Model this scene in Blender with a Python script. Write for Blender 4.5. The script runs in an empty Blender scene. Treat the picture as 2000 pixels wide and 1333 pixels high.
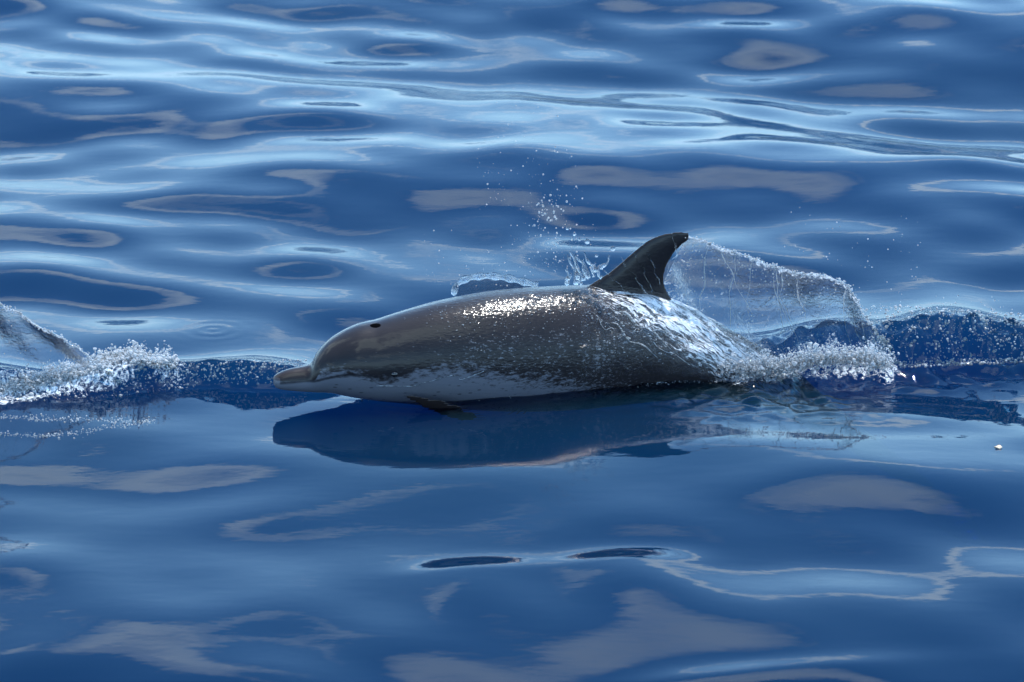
import bpy, bmesh, math, random
import numpy as np
from mathutils import Vector, Matrix

random.seed(7)
RNG = np.random.default_rng(11)
SC = bpy.context.scene
COL = SC.collection

# ------------------------------------------------------------------ camera
CAM_H, CAM_D = 3.0, 8.712            # eye height over the sea, distance to the aim point
cam_data = bpy.data.cameras.new('camera')
cam = bpy.data.objects.new('camera', cam_data)
COL.objects.link(cam)
cam.location = (0, -CAM_D, CAM_H)
d = Vector((0, 0, 0)) - Vector(cam.location)
cam.rotation_euler = d.to_track_quat('-Z', 'Y').to_euler()
cam_data.sensor_width = 36.0
cam_data.lens = 119.4
cam_data.clip_end = 3000
cam_data.dof.use_dof = True
cam_data.dof.focus_distance = 9.05
cam_data.dof.aperture_fstop = 7.1
SC.camera = cam

# ------------------------------------------------------------------ sky and sun
SUN_DIR = Vector((0.20, 0.36, 0.91)).normalized()
elev = math.asin(SUN_DIR.z)
azim = math.atan2(SUN_DIR.x, SUN_DIR.y)          # from +Y towards +X
world = bpy.data.worlds.new('World')
SC.world = world
world.use_nodes = True
nt = world.node_tree
nt.nodes.clear()
W = nt.nodes.new
def lk(tree, a, b): tree.links.new(a, b)
sky = W('ShaderNodeTexSky'); sky.sky_type = 'NISHITA'; sky.sun_disc = False
sky.sun_elevation = elev; sky.sun_rotation = azim
sky.air_density = 0.85; sky.dust_density = 0.0; sky.ozone_density = 1.6
tc = W('ShaderNodeTexCoord')
sep = W('ShaderNodeSeparateXYZ'); lk(nt, tc.outputs['Generated'], sep.inputs[0])
def wmath(op, a, b=None):
    n = W('ShaderNodeMath'); n.operation = op
    for i, v in enumerate((a, b)):
        if v is None: continue
        if isinstance(v, (int, float)): n.inputs[i].default_value = v
        else: lk(nt, v, n.inputs[i])
    return n.outputs[0]
zz = wmath('ADD', wmath('MAXIMUM', sep.outputs[2], 0.0), 0.16)
comb = W('ShaderNodeCombineXYZ')
lk(nt, wmath('DIVIDE', sep.outputs[0], zz), comb.inputs[0])
lk(nt, wmath('DIVIDE', sep.outputs[1], zz), comb.inputs[1])
cn = W('ShaderNodeTexNoise'); cn.inputs['Scale'].default_value = 1.35
cn.inputs['Detail'].default_value = 4.0; cn.inputs['Roughness'].default_value = 0.5
cn.inputs['Distortion'].default_value = 0.3
lk(nt, comb.outputs[0], cn.inputs['Vector'])
mask = W('ShaderNodeValToRGB')
mask.color_ramp.elements[0].position = 0.54; mask.color_ramp.elements[0].color = (0, 0, 0, 1)
mask.color_ramp.elements[1].position = 0.618; mask.color_ramp.elements[1].color = (1, 1, 1, 1)
lk(nt, cn.outputs['Fac'], mask.inputs[0])
ccol = W('ShaderNodeValToRGB')          # thin cloud edges are bright, the thick middle is grey
ccol.color_ramp.elements[0].position = 0.575; ccol.color_ramp.elements[0].color = (.76, .92, 1, 1)
ccol.color_ramp.elements[1].position = 0.68; ccol.color_ramp.elements[1].color = (0.30, 0.43, 0.54, 1)
lk(nt, cn.outputs['Fac'], ccol.inputs[0])
cs = W('ShaderNodeVectorMath'); cs.operation = 'SCALE'
lk(nt, ccol.outputs[0], cs.inputs[0]); cs.inputs['Scale'].default_value = 11.0
tint = W('ShaderNodeMixRGB'); tint.blend_type = 'MULTIPLY'; tint.inputs[0].default_value = 1.0; tint.inputs[2].default_value = (0.67, 1.0, 1.12, 1)   # deep clean marine blue
lk(nt, sky.outputs[0], tint.inputs[1])
mx = W('ShaderNodeMixRGB'); lk(nt, mask.outputs[0], mx.inputs[0])
lk(nt, tint.outputs[0], mx.inputs[1]); lk(nt, cs.outputs[0], mx.inputs[2])
# pale band of distant cloud and sea haze low over the horizon
hz = wmath('MULTIPLY', wmath('POWER', wmath('MAXIMUM', wmath('SUBTRACT', 1.0, wmath('DIVIDE', sep.outputs[2], 0.58)), 0.0), 2.1), 0.85)
mh = W('ShaderNodeMixRGB'); mh.inputs[2].default_value = (3.8, 6.0, 8.4, 1)
lk(nt, hz, mh.inputs[0]); lk(nt, mx.outputs[0], mh.inputs[1]); mx = mh
bg = W('ShaderNodeBackground'); bg.inputs['Strength'].default_value = 0.15
lk(nt, mx.outputs[0], bg.inputs['Color'])
wo = W('ShaderNodeOutputWorld'); lk(nt, bg.outputs[0], wo.inputs['Surface'])

sun_data = bpy.data.lights.new('sun', 'SUN')
sun_data.energy = 2.6; sun_data.angle = math.radians(0.55); sun_data.color = (1.0, 0.96, 0.9)
sun = bpy.data.objects.new('sun', sun_data); COL.objects.link(sun)
sun.rotation_euler = (-SUN_DIR).to_track_quat('-Z', 'Y').to_euler()
sun.location = (2, 4, 10)

vs = SC.view_settings
vs.view_transform = 'Standard'; vs.look = 'None'; vs.gamma = 1.0; vs.exposure = 1.08
vs.use_curve_mapping = False
SC.render.engine = 'CYCLES'
cy = SC.cycles
cy.use_denoising = True
try: cy.denoiser = 'OPENIMAGEDENOISE'
except Exception: pass
cy.max_bounces = 10; cy.transparent_max_bounces = 24; cy.transmission_bounces = 8
cy.glossy_bounces = 4; cy.volume_bounces = 0; cy.sample_clamp_indirect = 6.0
cy.caustics_reflective = False; cy.caustics_refractive = False

# ------------------------------------------------------------------ helpers
FPX = cam_data.lens / 36.0 * 2000.0
_fw = np.array([0, CAM_D, -CAM_H]); _fw = _fw / np.linalg.norm(_fw)
_rt = np.array([1.0, 0, 0]); _up = np.cross(_rt, _fw)
_C = np.array([0, -CAM_D, CAM_H])
def ray(px, py):
    v = _fw + _rt * (px - 1000.0) / FPX - _up * (py - 666.5) / FPX
    return v / np.linalg.norm(v)
def on_z(px, py, z=0.0):          # pixel ray meets the level z
    r = ray(px, py); t = (z - _C[2]) / r[2]
    return _C + t * r
def on_y(px, py, y):              # pixel ray meets the upright plane y
    r = ray(px, py); t = (y - _C[1]) / r[1]
    return _C + t * r

def pchip(xs, ys):
    xs = np.array(xs, float); ys = np.array(ys, float)
    h = np.diff(xs); dl = np.diff(ys) / h
    m = np.zeros_like(ys)
    for i in range(1, len(xs) - 1):
        if dl[i-1] * dl[i] > 0:
            w1 = 2*h[i] + h[i-1]; w2 = h[i] + 2*h[i-1]
            m[i] = (w1 + w2) / (w1/dl[i-1] + w2/dl[i])
    m[0] = dl[0]; m[-1] = dl[-1]
    def f(x):
        x = np.clip(np.asarray(x, float), xs[0], xs[-1])
        i = np.clip(np.searchsorted(xs, x) - 1, 0, len(xs) - 2)
        t = (x - xs[i]) / h[i]
        return ((2*t**3 - 3*t**2 + 1)*ys[i] + (t**3 - 2*t**2 + t)*h[i]*m[i]
                + (-2*t**3 + 3*t**2)*ys[i+1] + (t**3 - t**2)*h[i]*m[i+1])
    return f
def sstep(a, b, x):
    t = np.clip((x - a) / (b - a), 0, 1); return t*t*(3 - 2*t)

def mesh_obj(name, verts, faces, mat, parent=None, smooth=True):
    me = bpy.data.meshes.new(name)
    me.from_pydata([tuple(map(float, v)) for v in verts], [], faces)
    if smooth: me.polygons.foreach_set('use_smooth', [True] * len(me.polygons))
    me.materials.append(mat); me.update()
    o = bpy.data.objects.new(name, me); COL.objects.link(o)
    if parent: o.parent = parent
    return o
def tag(o, label, cat=None, kind=None, group=None):
    o['label'] = label
    if cat: o['category'] = cat
    if kind: o['kind'] = kind
    if group: o['group'] = group
    return o

def new_mat(name):
    m = bpy.data.materials.new(name); m.use_nodes = True
    m.node_tree.nodes.clear(); return m, m.node_tree
def N(t, typ, **kw):
    n = t.nodes.new(typ)
    for k, v in kw.items():
        if hasattr(n, k): setattr(n, k, v)
        else: n.inputs[k.replace('_', ' ')].default_value = v
    return n
def M2(t, op, a, b=None):
    n = t.nodes.new('ShaderNodeMath'); n.operation = op
    for i, v in enumerate((a, b)):
        if v is None: continue
        if isinstance(v, (int, float)): n.inputs[i].default_value = v
        else: t.links.new(v, n.inputs[i])
    return n.outputs[0]

# ------------------------------------------------------------------ the sea: height of the water at (x, y)
NW = 84
_lam = np.exp(RNG.uniform(math.log(0.27), math.log(3.0), NW))
_dir = RNG.normal(0.0, 0.42, NW) + 0.22           # crests run across the view, a little tilted
_flip = RNG.random(NW) < 0.3
_k = 2*math.pi/_lam
_kx = _k*np.sin(_dir)*np.where(_flip, -1, 1); _ky = _k*np.cos(_dir)
_ph = RNG.uniform(0, 2*math.pi, NW)
RMS_SLOPE = 0.105
_amp = (_lam**0.35)/_k
_amp *= RMS_SLOPE / math.sqrt(0.5*np.sum((_amp*_k)**2))

_rl = RNG.uniform(.04, .10, 28); _ra_ = RNG.uniform(0, 2*math.pi, 28)
_rkx = 2*math.pi/_rl*np.cos(_ra_); _rky = 2*math.pi/_rl*np.sin(_ra_); _rph = RNG.uniform(0, 6.28, 28)
def ridge(x, y, x0, x1, y_of, hgt_of, wid, back):
    yy = y - y_of(x) - .016*np.sin(5.3*x + 1) - .009*np.sin(13*x)
    f = sstep(0, wid, yy) * np.exp(-np.clip(yy - wid, 0, None)/back)
    return hgt_of(x) * f * (1 + .22*np.sin(7.1*x + .5) + .12*np.sin(17*x))
_la = [on_z(-300, 800), on_z(0, 788), on_z(200, 776), on_z(400, 757), on_z(560, 752), on_z(700, 748)]
ridge_left_y = pchip([p[0] for p in _la], [p[1] for p in _la])
ridge_left_h = pchip([-3.5, -1.8, -1.3, -1.0, -0.7, -0.5, -0.35], [0, .055, .07, .066, .058, .045, 0])
_ra = [on_z(1250, 722), on_z(1400, 722), on_z(1560, 722), on_z(1740, 728), on_z(1850, 722), on_z(2000, 716), on_z(2300, 702)]
ridge_right_y = pchip([p[0] for p in _ra], [p[1] for p in _ra])
ridge_right_h = pchip([0.3, .55, .8, 1.0, 1.4, 2.0, 3.2], [0, .06, .10, .105, .095, .06, 0])
RINGS = [(on_z(415, 648), .0005, .045, .09)]
# low wavelets before the animal: pixel, half width, near and far half depth, height
SWELLS = [(935, 1138, .15, .24, .085, .021), (1215, 1126, .17, .26, .09, .024), (1500, 1328, .3, .10, .06, .012),
          (880, 1075, 1.0, .8, .95, .014), (1820, 868, .36, .14, .6, .017), (850, 905, .8, .21, .21, -.0095)]
def lens_swells(x, y):
    z = 0*x
    for px, py, sx, sn, sf, a in SWELLS:
        c = on_z(px, py); dy = y - c[1] - .15*(x - c[0])
        z = z + a*np.exp(-((x - c[0])/sx)**2 - (dy/np.where(dy < 0, sn, sf))**2)
    return z
def hull_ripples(x, y):                 # little waves the body pushes along its near side
    x0 = -.646; y0 = float(on_z(535, 791)[1])
    sx = (x - x0)/.92
    yh = y0 + .30*np.clip(sx, 0, 1.05) - np.interp(sx, [0, .2, .4, .7, 1.0, 1.4], [0, .0, .09, .14, .13, .06])
    dd = np.clip(yh - y, -.05, 2)
    m = sstep(.15, .5, sx)*sstep(1.7, 1.2, sx)*np.exp(-np.abs(dd)/.06)
    return m*(.006 + .0028*np.cos(2*math.pi*dd/.05 + 3*np.sin(sx*9)))
def sea(x, y, spacing=None):
    x = np.asarray(x, float); y = np.asarray(y, float)
    z = np.zeros(np.broadcast(x, y).shape)
    # the water before the swimming animal is smooth
    calm = np.exp(-((x + 0.05)/1.15)**2 - ((y + 1.25)/0.95)**2)
    for i in range(NW):
        a = _amp[i]
        if spacing is not None:
            a = a * sstep(2.2, 5.0, _lam[i]/spacing)
        z = z + a*(1 - calm*(.50 if _lam[i] < 1.0 else .18))*np.sin(_kx[i]*x + _ky[i]*y + _ph[i])
    z = z + hull_ripples(x, y) + lens_swells(x, y)
    inl = (x > -3.5) & (x < -0.35)
    z = z + np.where(inl, ridge(x, y, 0, 0, ridge_left_y, ridge_left_h, .05, .30), 0)
    inr = (x > 0.3) & (x < 3.2)
    z = z + np.where(inr, ridge(x, y, 0, 0, ridge_right_y, ridge_right_h, .17, .38), 0)
    # broken water on the wave faces and round the tail
    ml = np.where(inl, ridge_left_h(x)/.06, 0)*np.exp(-((y - ridge_left_y(x) - .03)/.05)**2)
    mr = np.where(inr, ridge_right_h(x)/.1, 0)*np.exp(-((y - ridge_right_y(x) - .10)/.11)**2)
    mt = .6*np.exp(-((x - .62)/.28)**2 - ((y + .42)/.16)**2)
    rough = np.clip(ml + mr + mt, 0, 1)
    rz = np.zeros(z.shape)
    for i in range(len(_rl)):
        rz = rz + _rl[i]*.05*np.sin(_rkx[i]*x + _rky[i]*y + _rph[i])
    sp_ok = 1.0 if spacing is None else (spacing < .02)
    z = z + rz*rough*sp_ok*np.where(x > 0, .75, .24)
    for c, a, l, rad in RINGS:
        r = np.hypot(x - c[0], y - c[1])
        z = z + a*np.cos(2*math.pi*r/l)*np.exp(-(r/rad)**2)
    return z

def axis_pts(lo, hi, step, far, grow):
    mid = np.arange(lo, hi + step/2, step)
    out = []; s = step; v = hi
    while v < far:
        s *= grow; v += s; out.append(v)
    out2 = []; s = step; v = lo
    while v > -far:
        s *= grow; v -= s; out2.append(v)
    return np.array(out2[::-1] + list(mid) + out)
gx = axis_pts(-2.1, 2.1, 0.0105, 420, 1.12)
gy = axis_pts(-2.3, 4.6, 0.0105, 420, 1.12)
nx, ny = len(gx), len(gy)
XX, YY = np.meshgrid(gx, gy)
SPC = np.maximum(np.gradient(gx)[None, :], np.gradient(gy)[:, None])
ZZ = sea(XX, YY, SPC)

def water_material():
    m, t = new_mat('sea_water_material')
    out = N(t, 'ShaderNodeOutputMaterial')
    tcn = N(t, 'ShaderNodeTexCoord')
    mp = N(t, 'ShaderNodeMapping'); mp.inputs['Scale'].default_value = (7, 16, 1)
    mp.inputs['Rotation'].default_value = (0, 0, 0.15)
    t.links.new(tcn.outputs['Object'], mp.inputs[0])
    n1 = N(t, 'ShaderNodeTexNoise', Scale=1.0, Detail=3.0, Roughness=0.55)
    t.links.new(mp.outputs[0], n1.inputs['Vector'])
    bp = N(t, 'ShaderNodeBump', Strength=1.0, Distance=0.0006)
    t.links.new(n1.outputs['Fac'], bp.inputs['Height'])
    fr = N(t, 'ShaderNodeFresnel', IOR=1.333); t.links.new(bp.outputs[0], fr.inputs['Normal'])
    gl = N(t, 'ShaderNodeBsdfGlossy', Roughness=0.015); t.links.new(bp.outputs[0], gl.inputs['Normal'])
    tr = N(t, 'ShaderNodeBsdfTransparent')
    mix = N(t, 'ShaderNodeMixShader')
    t.links.new(fr.outputs[0], mix.inputs[0]); t.links.new(tr.outputs[0], mix.inputs[1]); t.links.new(gl.outputs[0], mix.inputs[2])
    aer = N(t, 'ShaderNodeAttribute', attribute_name='aerated')
    fn = N(t, 'ShaderNodeTexNoise', Scale=85.0, Detail=4.0, Roughness=0.65, Distortion=0.8); t.links.new(tcn.outputs['Object'], fn.inputs['Vector'])
    fm = N(t, 'ShaderNodeClamp')
    t.links.new(M2(t, 'MULTIPLY', M2(t, 'SUBTRACT', fn.outputs['Fac'], M2(t, 'SUBTRACT', 0.78, M2(t, 'MULTIPLY', aer.outputs['Fac'], 0.36))), 5.0), fm.inputs[0])
    fd = N(t, 'ShaderNodeBsdfDiffuse'); fd.inputs['Color'].default_value = (.74, .80, .84, 1)
    mixf = N(t, 'ShaderNodeMixShader'); t.links.new(fm.outputs[0], mixf.inputs[0]); t.links.new(mix.outputs[0], mixf.inputs[1]); t.links.new(fd.outputs[0], mixf.inputs[2])
    t.links.new(mixf.outputs[0], out.inputs['Surface'])
    sc = N(t, 'ShaderNodeVolumeScatter', Density=1.0, Anisotropy=0.0); sc.inputs['Color'].default_value = (.05, .37, .53, 1)
    ab = N(t, 'ShaderNodeVolumeAbsorption', Density=10.0); ab.inputs['Color'].default_value = (.03, .62, .88, 1)
    ad = N(t, 'ShaderNodeAddShader')
    t.links.new(sc.outputs[0], ad.inputs[0]); t.links.new(ab.outputs[0], ad.inputs[1])
    t.links.new(ad.outputs[0], out.inputs['Volume'])
    return m
MAT_WATER = water_material()

def build_sea():
    nv = nx*ny
    co = np.stack([XX.ravel(), YY.ravel(), ZZ.ravel()], 1)
    idx = np.arange(nv).reshape(ny, nx)
    quads = np.stack([idx[:-1, :-1], idx[:-1, 1:], idx[1:, 1:], idx[1:, :-1]], -1).reshape(-1, 4)
    # skirt and bottom close the body of water
    rim = np.concatenate([idx[0, :], idx[1:, -1], idx[-1, -2::-1], idx[-2:0:-1, 0]])
    low = co[rim].copy(); low[:, 2] = -40.0
    li = nv + np.arange(len(rim))
    nxt = np.roll(np.arange(len(rim)), -1)
    side = np.stack([rim, li, li[nxt], rim[nxt]], -1)
    allco = np.concatenate([co, low])
    nq = len(quads) + len(side)
    me = bpy.data.meshes.new('sea')
    nb = len(rim)
    me.vertices.add(len(allco)); me.vertices.foreach_set('co', allco.astype(np.float32).ravel())
    loops = np.concatenate([quads.ravel(), side.ravel(), li[::-1]])
    starts = np.concatenate([np.arange(nq)*4, [nq*4]])
    totals = np.concatenate([np.full(nq, 4), [nb]])
    me.loops.add(len(loops)); me.loops.foreach_set('vertex_index', loops.astype(np.int32))
    me.polygons.add(nq + 1)
    me.polygons.foreach_set('loop_start', starts.astype(np.int32))
    me.polygons.foreach_set('loop_total', totals.astype(np.int32))
    sm = np.ones(nq + 1, bool); sm[len(quads):] = False
    me.polygons.foreach_set('use_smooth', sm)
    me.update(calc_edges=True); me.validate()
    me.materials.append(MAT_WATER)
    o = bpy.data.objects.new('sea', me); COL.objects.link(o)
    o['kind'] = 'structure'; o['label'] = 'calm rippled blue sea reflecting sky and clouds'
    return o
SEA = build_sea()

# ------------------------------------------------------------------ the dolphin
ROOT = on_z(535, 791)                    # the point of the water straight below the beak tip
YAW = math.radians(18)
KX, KZ = 0.967, 0.955
def axis_xy(s):                          # plan of the body's axis; the tail swings back level
    s = np.asarray(s, float)
    x = KX*math.cos(YAW)*s
    y = KX*math.sin(YAW)*np.where(s < 1.0, s, 1.0 + (s - 1.0)*np.exp(-np.clip(s - 1.0, 0, None)*1.2)*0.8)
    return x, y
_T = [(0, .080, .058, .010), (.006, .085, .050, .018), (.015, .0895, .045, .024), (.051, .098, .036, .031), (.09, .101, .029, .036), (.104, .106, .027, .041),
      (.117, .131, .025, .050), (.153, .167, .021, .068), (.197, .190, .008, .084), (.241, .2035, -.004, .096),
      (.285, .2085, -.015, .105), (.314, .215, -.021, .111), (.387, .230, -.036, .124), (.46, .242, -.052, .135),
      (.533, .249, -.066, .145), (.606, .253, -.078, .153), (.679, .253, -.088, .158), (.752, .250, -.096, .161),
      (.825, .246, -.101, .161), (.883, .242, -.104, .158), (.971, .228, -.105, .150), (1.05, .209, -.104, .140),
      (1.117, .184, -.103, .130), (1.19, .146, -.105, .117), (1.263, .103, -.111, .103), (1.336, .062, -.123, .088),
      (1.409, .018, -.145, .073), (1.482, -.030, -.180, .059), (1.6, -.135, -.245, .040), (1.75, -.255, -.335, .024),
      (1.9, -.375, -.425, .015), (1.985, -.445, -.470, .008)]
ZT = pchip([r[0] for r in _T], [KZ*r[1] for r in _T])
ZB = pchip([r[0] for r in _T], [KZ*r[2] for r in _T])
HW = pchip([r[0] for r in _T], [r[3] for r in _T])
def body_pt(s, phi, off=0.0):            # phi: 0 on the back, + towards the camera
    x, y = axis_xy(s)
    zt, zb, w = ZT(s), ZB(s), HW(s)
    zc, hh = (zt + zb)/2, (zt - zb)/2
    return np.stack([x + 0*phi, y - (w + off)*np.sin(phi), zc + (hh + off)*np.cos(phi)], -1)

def loft(rings, cap=True):
    v = []; f = []; n = len(rings[0])
    for r in rings: v.extend([tuple(p) for p in r])
    for i in range(len(rings) - 1):
        for j in range(n):
            a = i*n + j; b = i*n + (j+1) % n
            f.append((a, b, b + n, a + n))
    if cap:
        f.append(tuple(range(n))[::-1]); f.append(tuple(range((len(rings)-1)*n, len(rings)*n)))
    return v, f

def dolphin_mesh():
    V = []; F = []
    def add(vf):
        o = len(V); V.extend(vf[0]); F.extend([tuple(i + o for i in q) for q in vf[1]])
    ss = np.concatenate([np.linspace(0, .3, 70), np.linspace(.31, 1.985, 110)])
    ph = np.linspace(0, 2*math.pi, 72, endpoint=False)
    add(loft([body_pt(np.full(72, s), ph) for s in ss]))
    # dorsal fin
    fin = [(612, 1045, 1322), (590, 1072, 1308), (572, 1098, 1297), (556, 1124, 1291), (540, 1153, 1290), (525, 1181, 1294), (512, 1199, 1300), (500, 1214, 1307),
           (490, 1227, 1315), (482, 1237, 1324), (475, 1246, 1334), (469, 1255, 1340), (464, 1265, 1343), (460, 1276, 1342), (457, 1290, 1338), (455, 1306, 1328)]
    rings = []
    for k, (py, xl, xt) in enumerate(fin):
        sl, st = (xl - 535)/685, (xt - 535)/685
        z = KZ*(717 - py)/688.0
        th = np.interp(py, [455, 475, 540, 590, 612], [.004, .009, .018, .027, .036])
        ring = []
        for a in np.linspace(0, 2*math.pi, 28, endpoint=False):
            c = 0.5 - 0.5*math.cos(a)                     # 0 lead, 1 trail
            prof = math.sin(a)*(1 - 0.45*c)
            s = sl + (st - sl)*c
            x, y = axis_xy(s)
            ring.append((x, y - th*prof, z))
        rings.append(ring)
    add(loft(rings))
    # flippers
    for side in (1, -1):
        rings = []
        for u in np.linspace(0, 1, 14):
            sc = .44 + .27*u**1.05
            ch = .088*(1 - .78*u**1.6)*(1 if u < .97 else .5)
            th = .016*(1 - .75*u)
            ox = .140 + .080*u - .03*u*u; oz = -.004 - .020*u
            ring = []
            for a in np.linspace(0, 2*math.pi, 20, endpoint=False):
                s = sc - ch*math.cos(a)
                x, y = axis_xy(s)
                ring.append((x, y - side*(ox + th*.4*math.sin(a)) , oz + th*math.sin(a) + .50*ch*math.cos(a)))
            rings.append(ring)
        add(loft(rings))
    # flukes
    for side in (1, -1):
        rings = []
        for u in np.linspace(0, 1, 12):
            lead = 1.86 + .20*u**1.3; trail = 2.02 + .075*u - .02*math.sin(u*3.1)
            if u > .96: lead = trail - .015
            ring = []
            for a in np.linspace(0, 2*math.pi, 20, endpoint=False):
                s = (lead + trail)/2 - (trail - lead)/2*math.cos(a)
                x, y = axis_xy(s)
                ring.append((x, y - side*.25*u, -.432 - .05*u + (.014*(1-u) + .003)*math.sin(a)))
            rings.append(ring)
        add(loft(rings))
    me = bpy.data.meshes.new('tmp'); me.from_pydata([tuple(map(float, v)) for v in V], [], F); me.update()
    bm = bmesh.new(); bm.from_mesh(me); bmesh.ops.recalc_face_normals(bm, faces=bm.faces); bm.to_mesh(me); bm.free()
    ob = bpy.data.objects.new('tmp', me); COL.objects.link(ob)
    rm = ob.modifiers.new('r', 'REMESH'); rm.mode = 'VOXEL'; rm.voxel_size = 0.0036; rm.use_smooth_shade = True
    sm = ob.modifiers.new('s', 'SMOOTH'); sm.factor = 0.5; sm.iterations = 5
    dg = bpy.context.evaluated_depsgraph_get()
    res = bpy.data.meshes.new_from_object(ob.evaluated_get(dg))
    bpy.data.objects.remove(ob); res.name = 'dolphin_body'
    return res

def dolphin_material():
    m, t = new_mat('dolphin_skin')
    out = N(t, 'ShaderNodeOutputMaterial')
    pb = N(t, 'ShaderNodeBsdfPrincipled')
    at = lambda n: N(t, 'ShaderNodeAttribute', attribute_name=n)
    pale = at('pale'); dark = at('dark'); brown = at('brown'); fleck = at('fleck')
    tcn = N(t, 'ShaderNodeTexCoord')
    mp = N(t, 'ShaderNodeMapping'); mp.inputs['Scale'].default_value = (0.42, 1, 1.15)
    mp.inputs['Rotation'].default_value = (0, 0.25, 0)
    t.links.new(tcn.outputs['Object'], mp.inputs[0])
    big = N(t, 'ShaderNodeTexNoise', Scale=14.0, Detail=3.0); t.links.new(tcn.outputs['Object'], big.inputs['Vector'])
    grey = N(t, 'ShaderNodeMixRGB'); grey.inputs[1].default_value = (.018, .0148, .0150, 1); grey.inputs[2].default_value = (.030, .0245, .0245, 1)
    t.links.new(big.outputs['Fac'], grey.inputs[0])
    # pale flecks on the dark flank
    fn = N(t, 'ShaderNodeTexNoise', Scale=150.0, Detail=3.0, Roughness=0.7); t.links.new(mp.outputs[0], fn.inputs['Vector'])
    fth = M2(t, 'SUBTRACT', 0.80, M2(t, 'MULTIPLY', M2(t, 'MULTIPLY', fleck.outputs['Fac'], M2(t, 'ADD', big.outputs['Fac'], 0.5)), 0.235))
    ff = M2(t, 'MULTIPLY', M2(t, 'SUBTRACT', fn.outputs['Fac'], fth), 8.0); 
    ffc = N(t, 'ShaderNodeClamp'); t.links.new(ff, ffc.inputs[0])
    c1 = N(t, 'ShaderNodeMixRGB'); c1.inputs[2].default_value = (.20, .20, .215, 1)
    t.links.new(ffc.outputs[0], c1.inputs[0]); t.links.new(grey.outputs[0], c1.inputs[1])
    # pale underside with dark spots
    vn = N(t, 'ShaderNodeTexVoronoi', Scale=58.0); vn.inputs['Randomness'].default_value = 1.0
    mp2 = N(t, 'ShaderNodeMapping'); mp2.inputs['Scale'].default_value = (0.6, 0.8, 1.5)
    t.links.new(tcn.outputs['Object'], mp2.inputs[0]); t.links.new(mp2.outputs[0], vn.inputs['Vector'])
    sp = N(t, 'ShaderNodeValToRGB'); sp.color_ramp.elements[0].position = .15; sp.color_ramp.elements[0].color = (1, 1, 1, 1)
    sp.color_ramp.elements[1].position = .24; sp.color_ramp.elements[1].color = (0, 0, 0, 1)
    t.links.new(vn.outputs['Distance'], sp.inputs[0])
    pick = M2(t, 'GREATER_THAN', N(t, 'ShaderNodeSeparateColor').outputs[0], 0.35)
    sepc = [n for n in t.nodes if n.bl_idname == 'ShaderNodeSeparateColor'][0]
    t.links.new(vn.outputs['Color'], sepc.inputs[0])
    spf = M2(t, 'MULTIPLY', M2(t, 'MULTIPLY', sp.outputs[0], pick), 0.8)
    pc = N(t, 'ShaderNodeMixRGB'); pc.inputs[1].default_value = (.155, .16, .185, 1); pc.inputs[2].default_value = (.06, .06, .07, 1)
    t.links.new(spf, pc.inputs[0])
    bn = N(t, 'ShaderNodeTexNoise', Scale=95.0, Detail=4.0, Roughness=0.7); t.links.new(mp.outputs[0], bn.inputs['Vector'])
    pf = M2(t, 'ADD', pale.outputs['Fac'], M2(t, 'MULTIPLY', M2(t, 'SUBTRACT', bn.outputs['Fac'], 0.5), 1.9))
    pr = N(t, 'ShaderNodeValToRGB'); pr.color_ramp.elements[0].position = .36; pr.color_ramp.elements[1].position = .72
    t.links.new(pf, pr.inputs[0])
    c2 = N(t, 'ShaderNodeMixRGB'); t.links.new(pr.outputs[0], c2.inputs[0]); t.links.new(c1.outputs[0], c2.inputs[1]); t.links.new(pc.outputs[0], c2.inputs[2])
    c3 = N(t, 'ShaderNodeMixRGB'); c3.inputs[2].default_value = (.030, .022, .020, 1)
    t.links.new(brown.outputs['Fac'], c3.inputs[0]); t.links.new(c2.outputs[0], c3.inputs[1])
    c4 = N(t, 'ShaderNodeMixRGB'); c4.inputs[2].default_value = (.014, .013, .015, 1)
    t.links.new(dark.outputs['Fac'], c4.inputs[0]); t.links.new(c3.outputs[0], c4.inputs[1])
    t.links.new(c4.outputs[0], pb.inputs['Base Color'])
    pb.inputs['Roughness'].default_value = 0.42; pb.inputs['Specular IOR Level'].default_value = 0.06
    pb.inputs['IOR'].default_value = 1.38
    pb.inputs['Coat Weight'].default_value = 1.0; pb.inputs['Coat Roughness'].default_value = 0.10; pb.inputs['Coat IOR'].default_value = 1.33
    # beads and film of water on the skin
    b1 = N(t, 'ShaderNodeTexNoise', Scale=170.0, Detail=2.0); t.links.new(mp.outputs[0], b1.inputs['Vector'])
    b2 = N(t, 'ShaderNodeTexNoise', Scale=30.0, Detail=2.0); t.links.new(mp.outputs[0], b2.inputs['Vector'])
    wet = at('wet')
    hb = M2(t, 'ADD', M2(t, 'MULTIPLY', M2(t, 'MULTIPLY', b1.outputs['Fac'], wet.outputs['Fac']), 0.0017), M2(t, 'MULTIPLY', b2.outputs['Fac'], 0.0010))
    bp = N(t, 'ShaderNodeBump', Strength=1.0, Distance=1.0); t.links.new(hb, bp.inputs['Height'])
    t.links.new(bp.outputs[0], pb.inputs['Coat Normal'])
    bp2 = N(t, 'ShaderNodeBump', Strength=0.5, Distance=1.0); t.links.new(hb, bp2.inputs['Height'])
    t.links.new(bp2.outputs[0], pb.inputs['Normal'])
    t.links.new(pb.outputs[0], out.inputs['Surface'])
    return m

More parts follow.
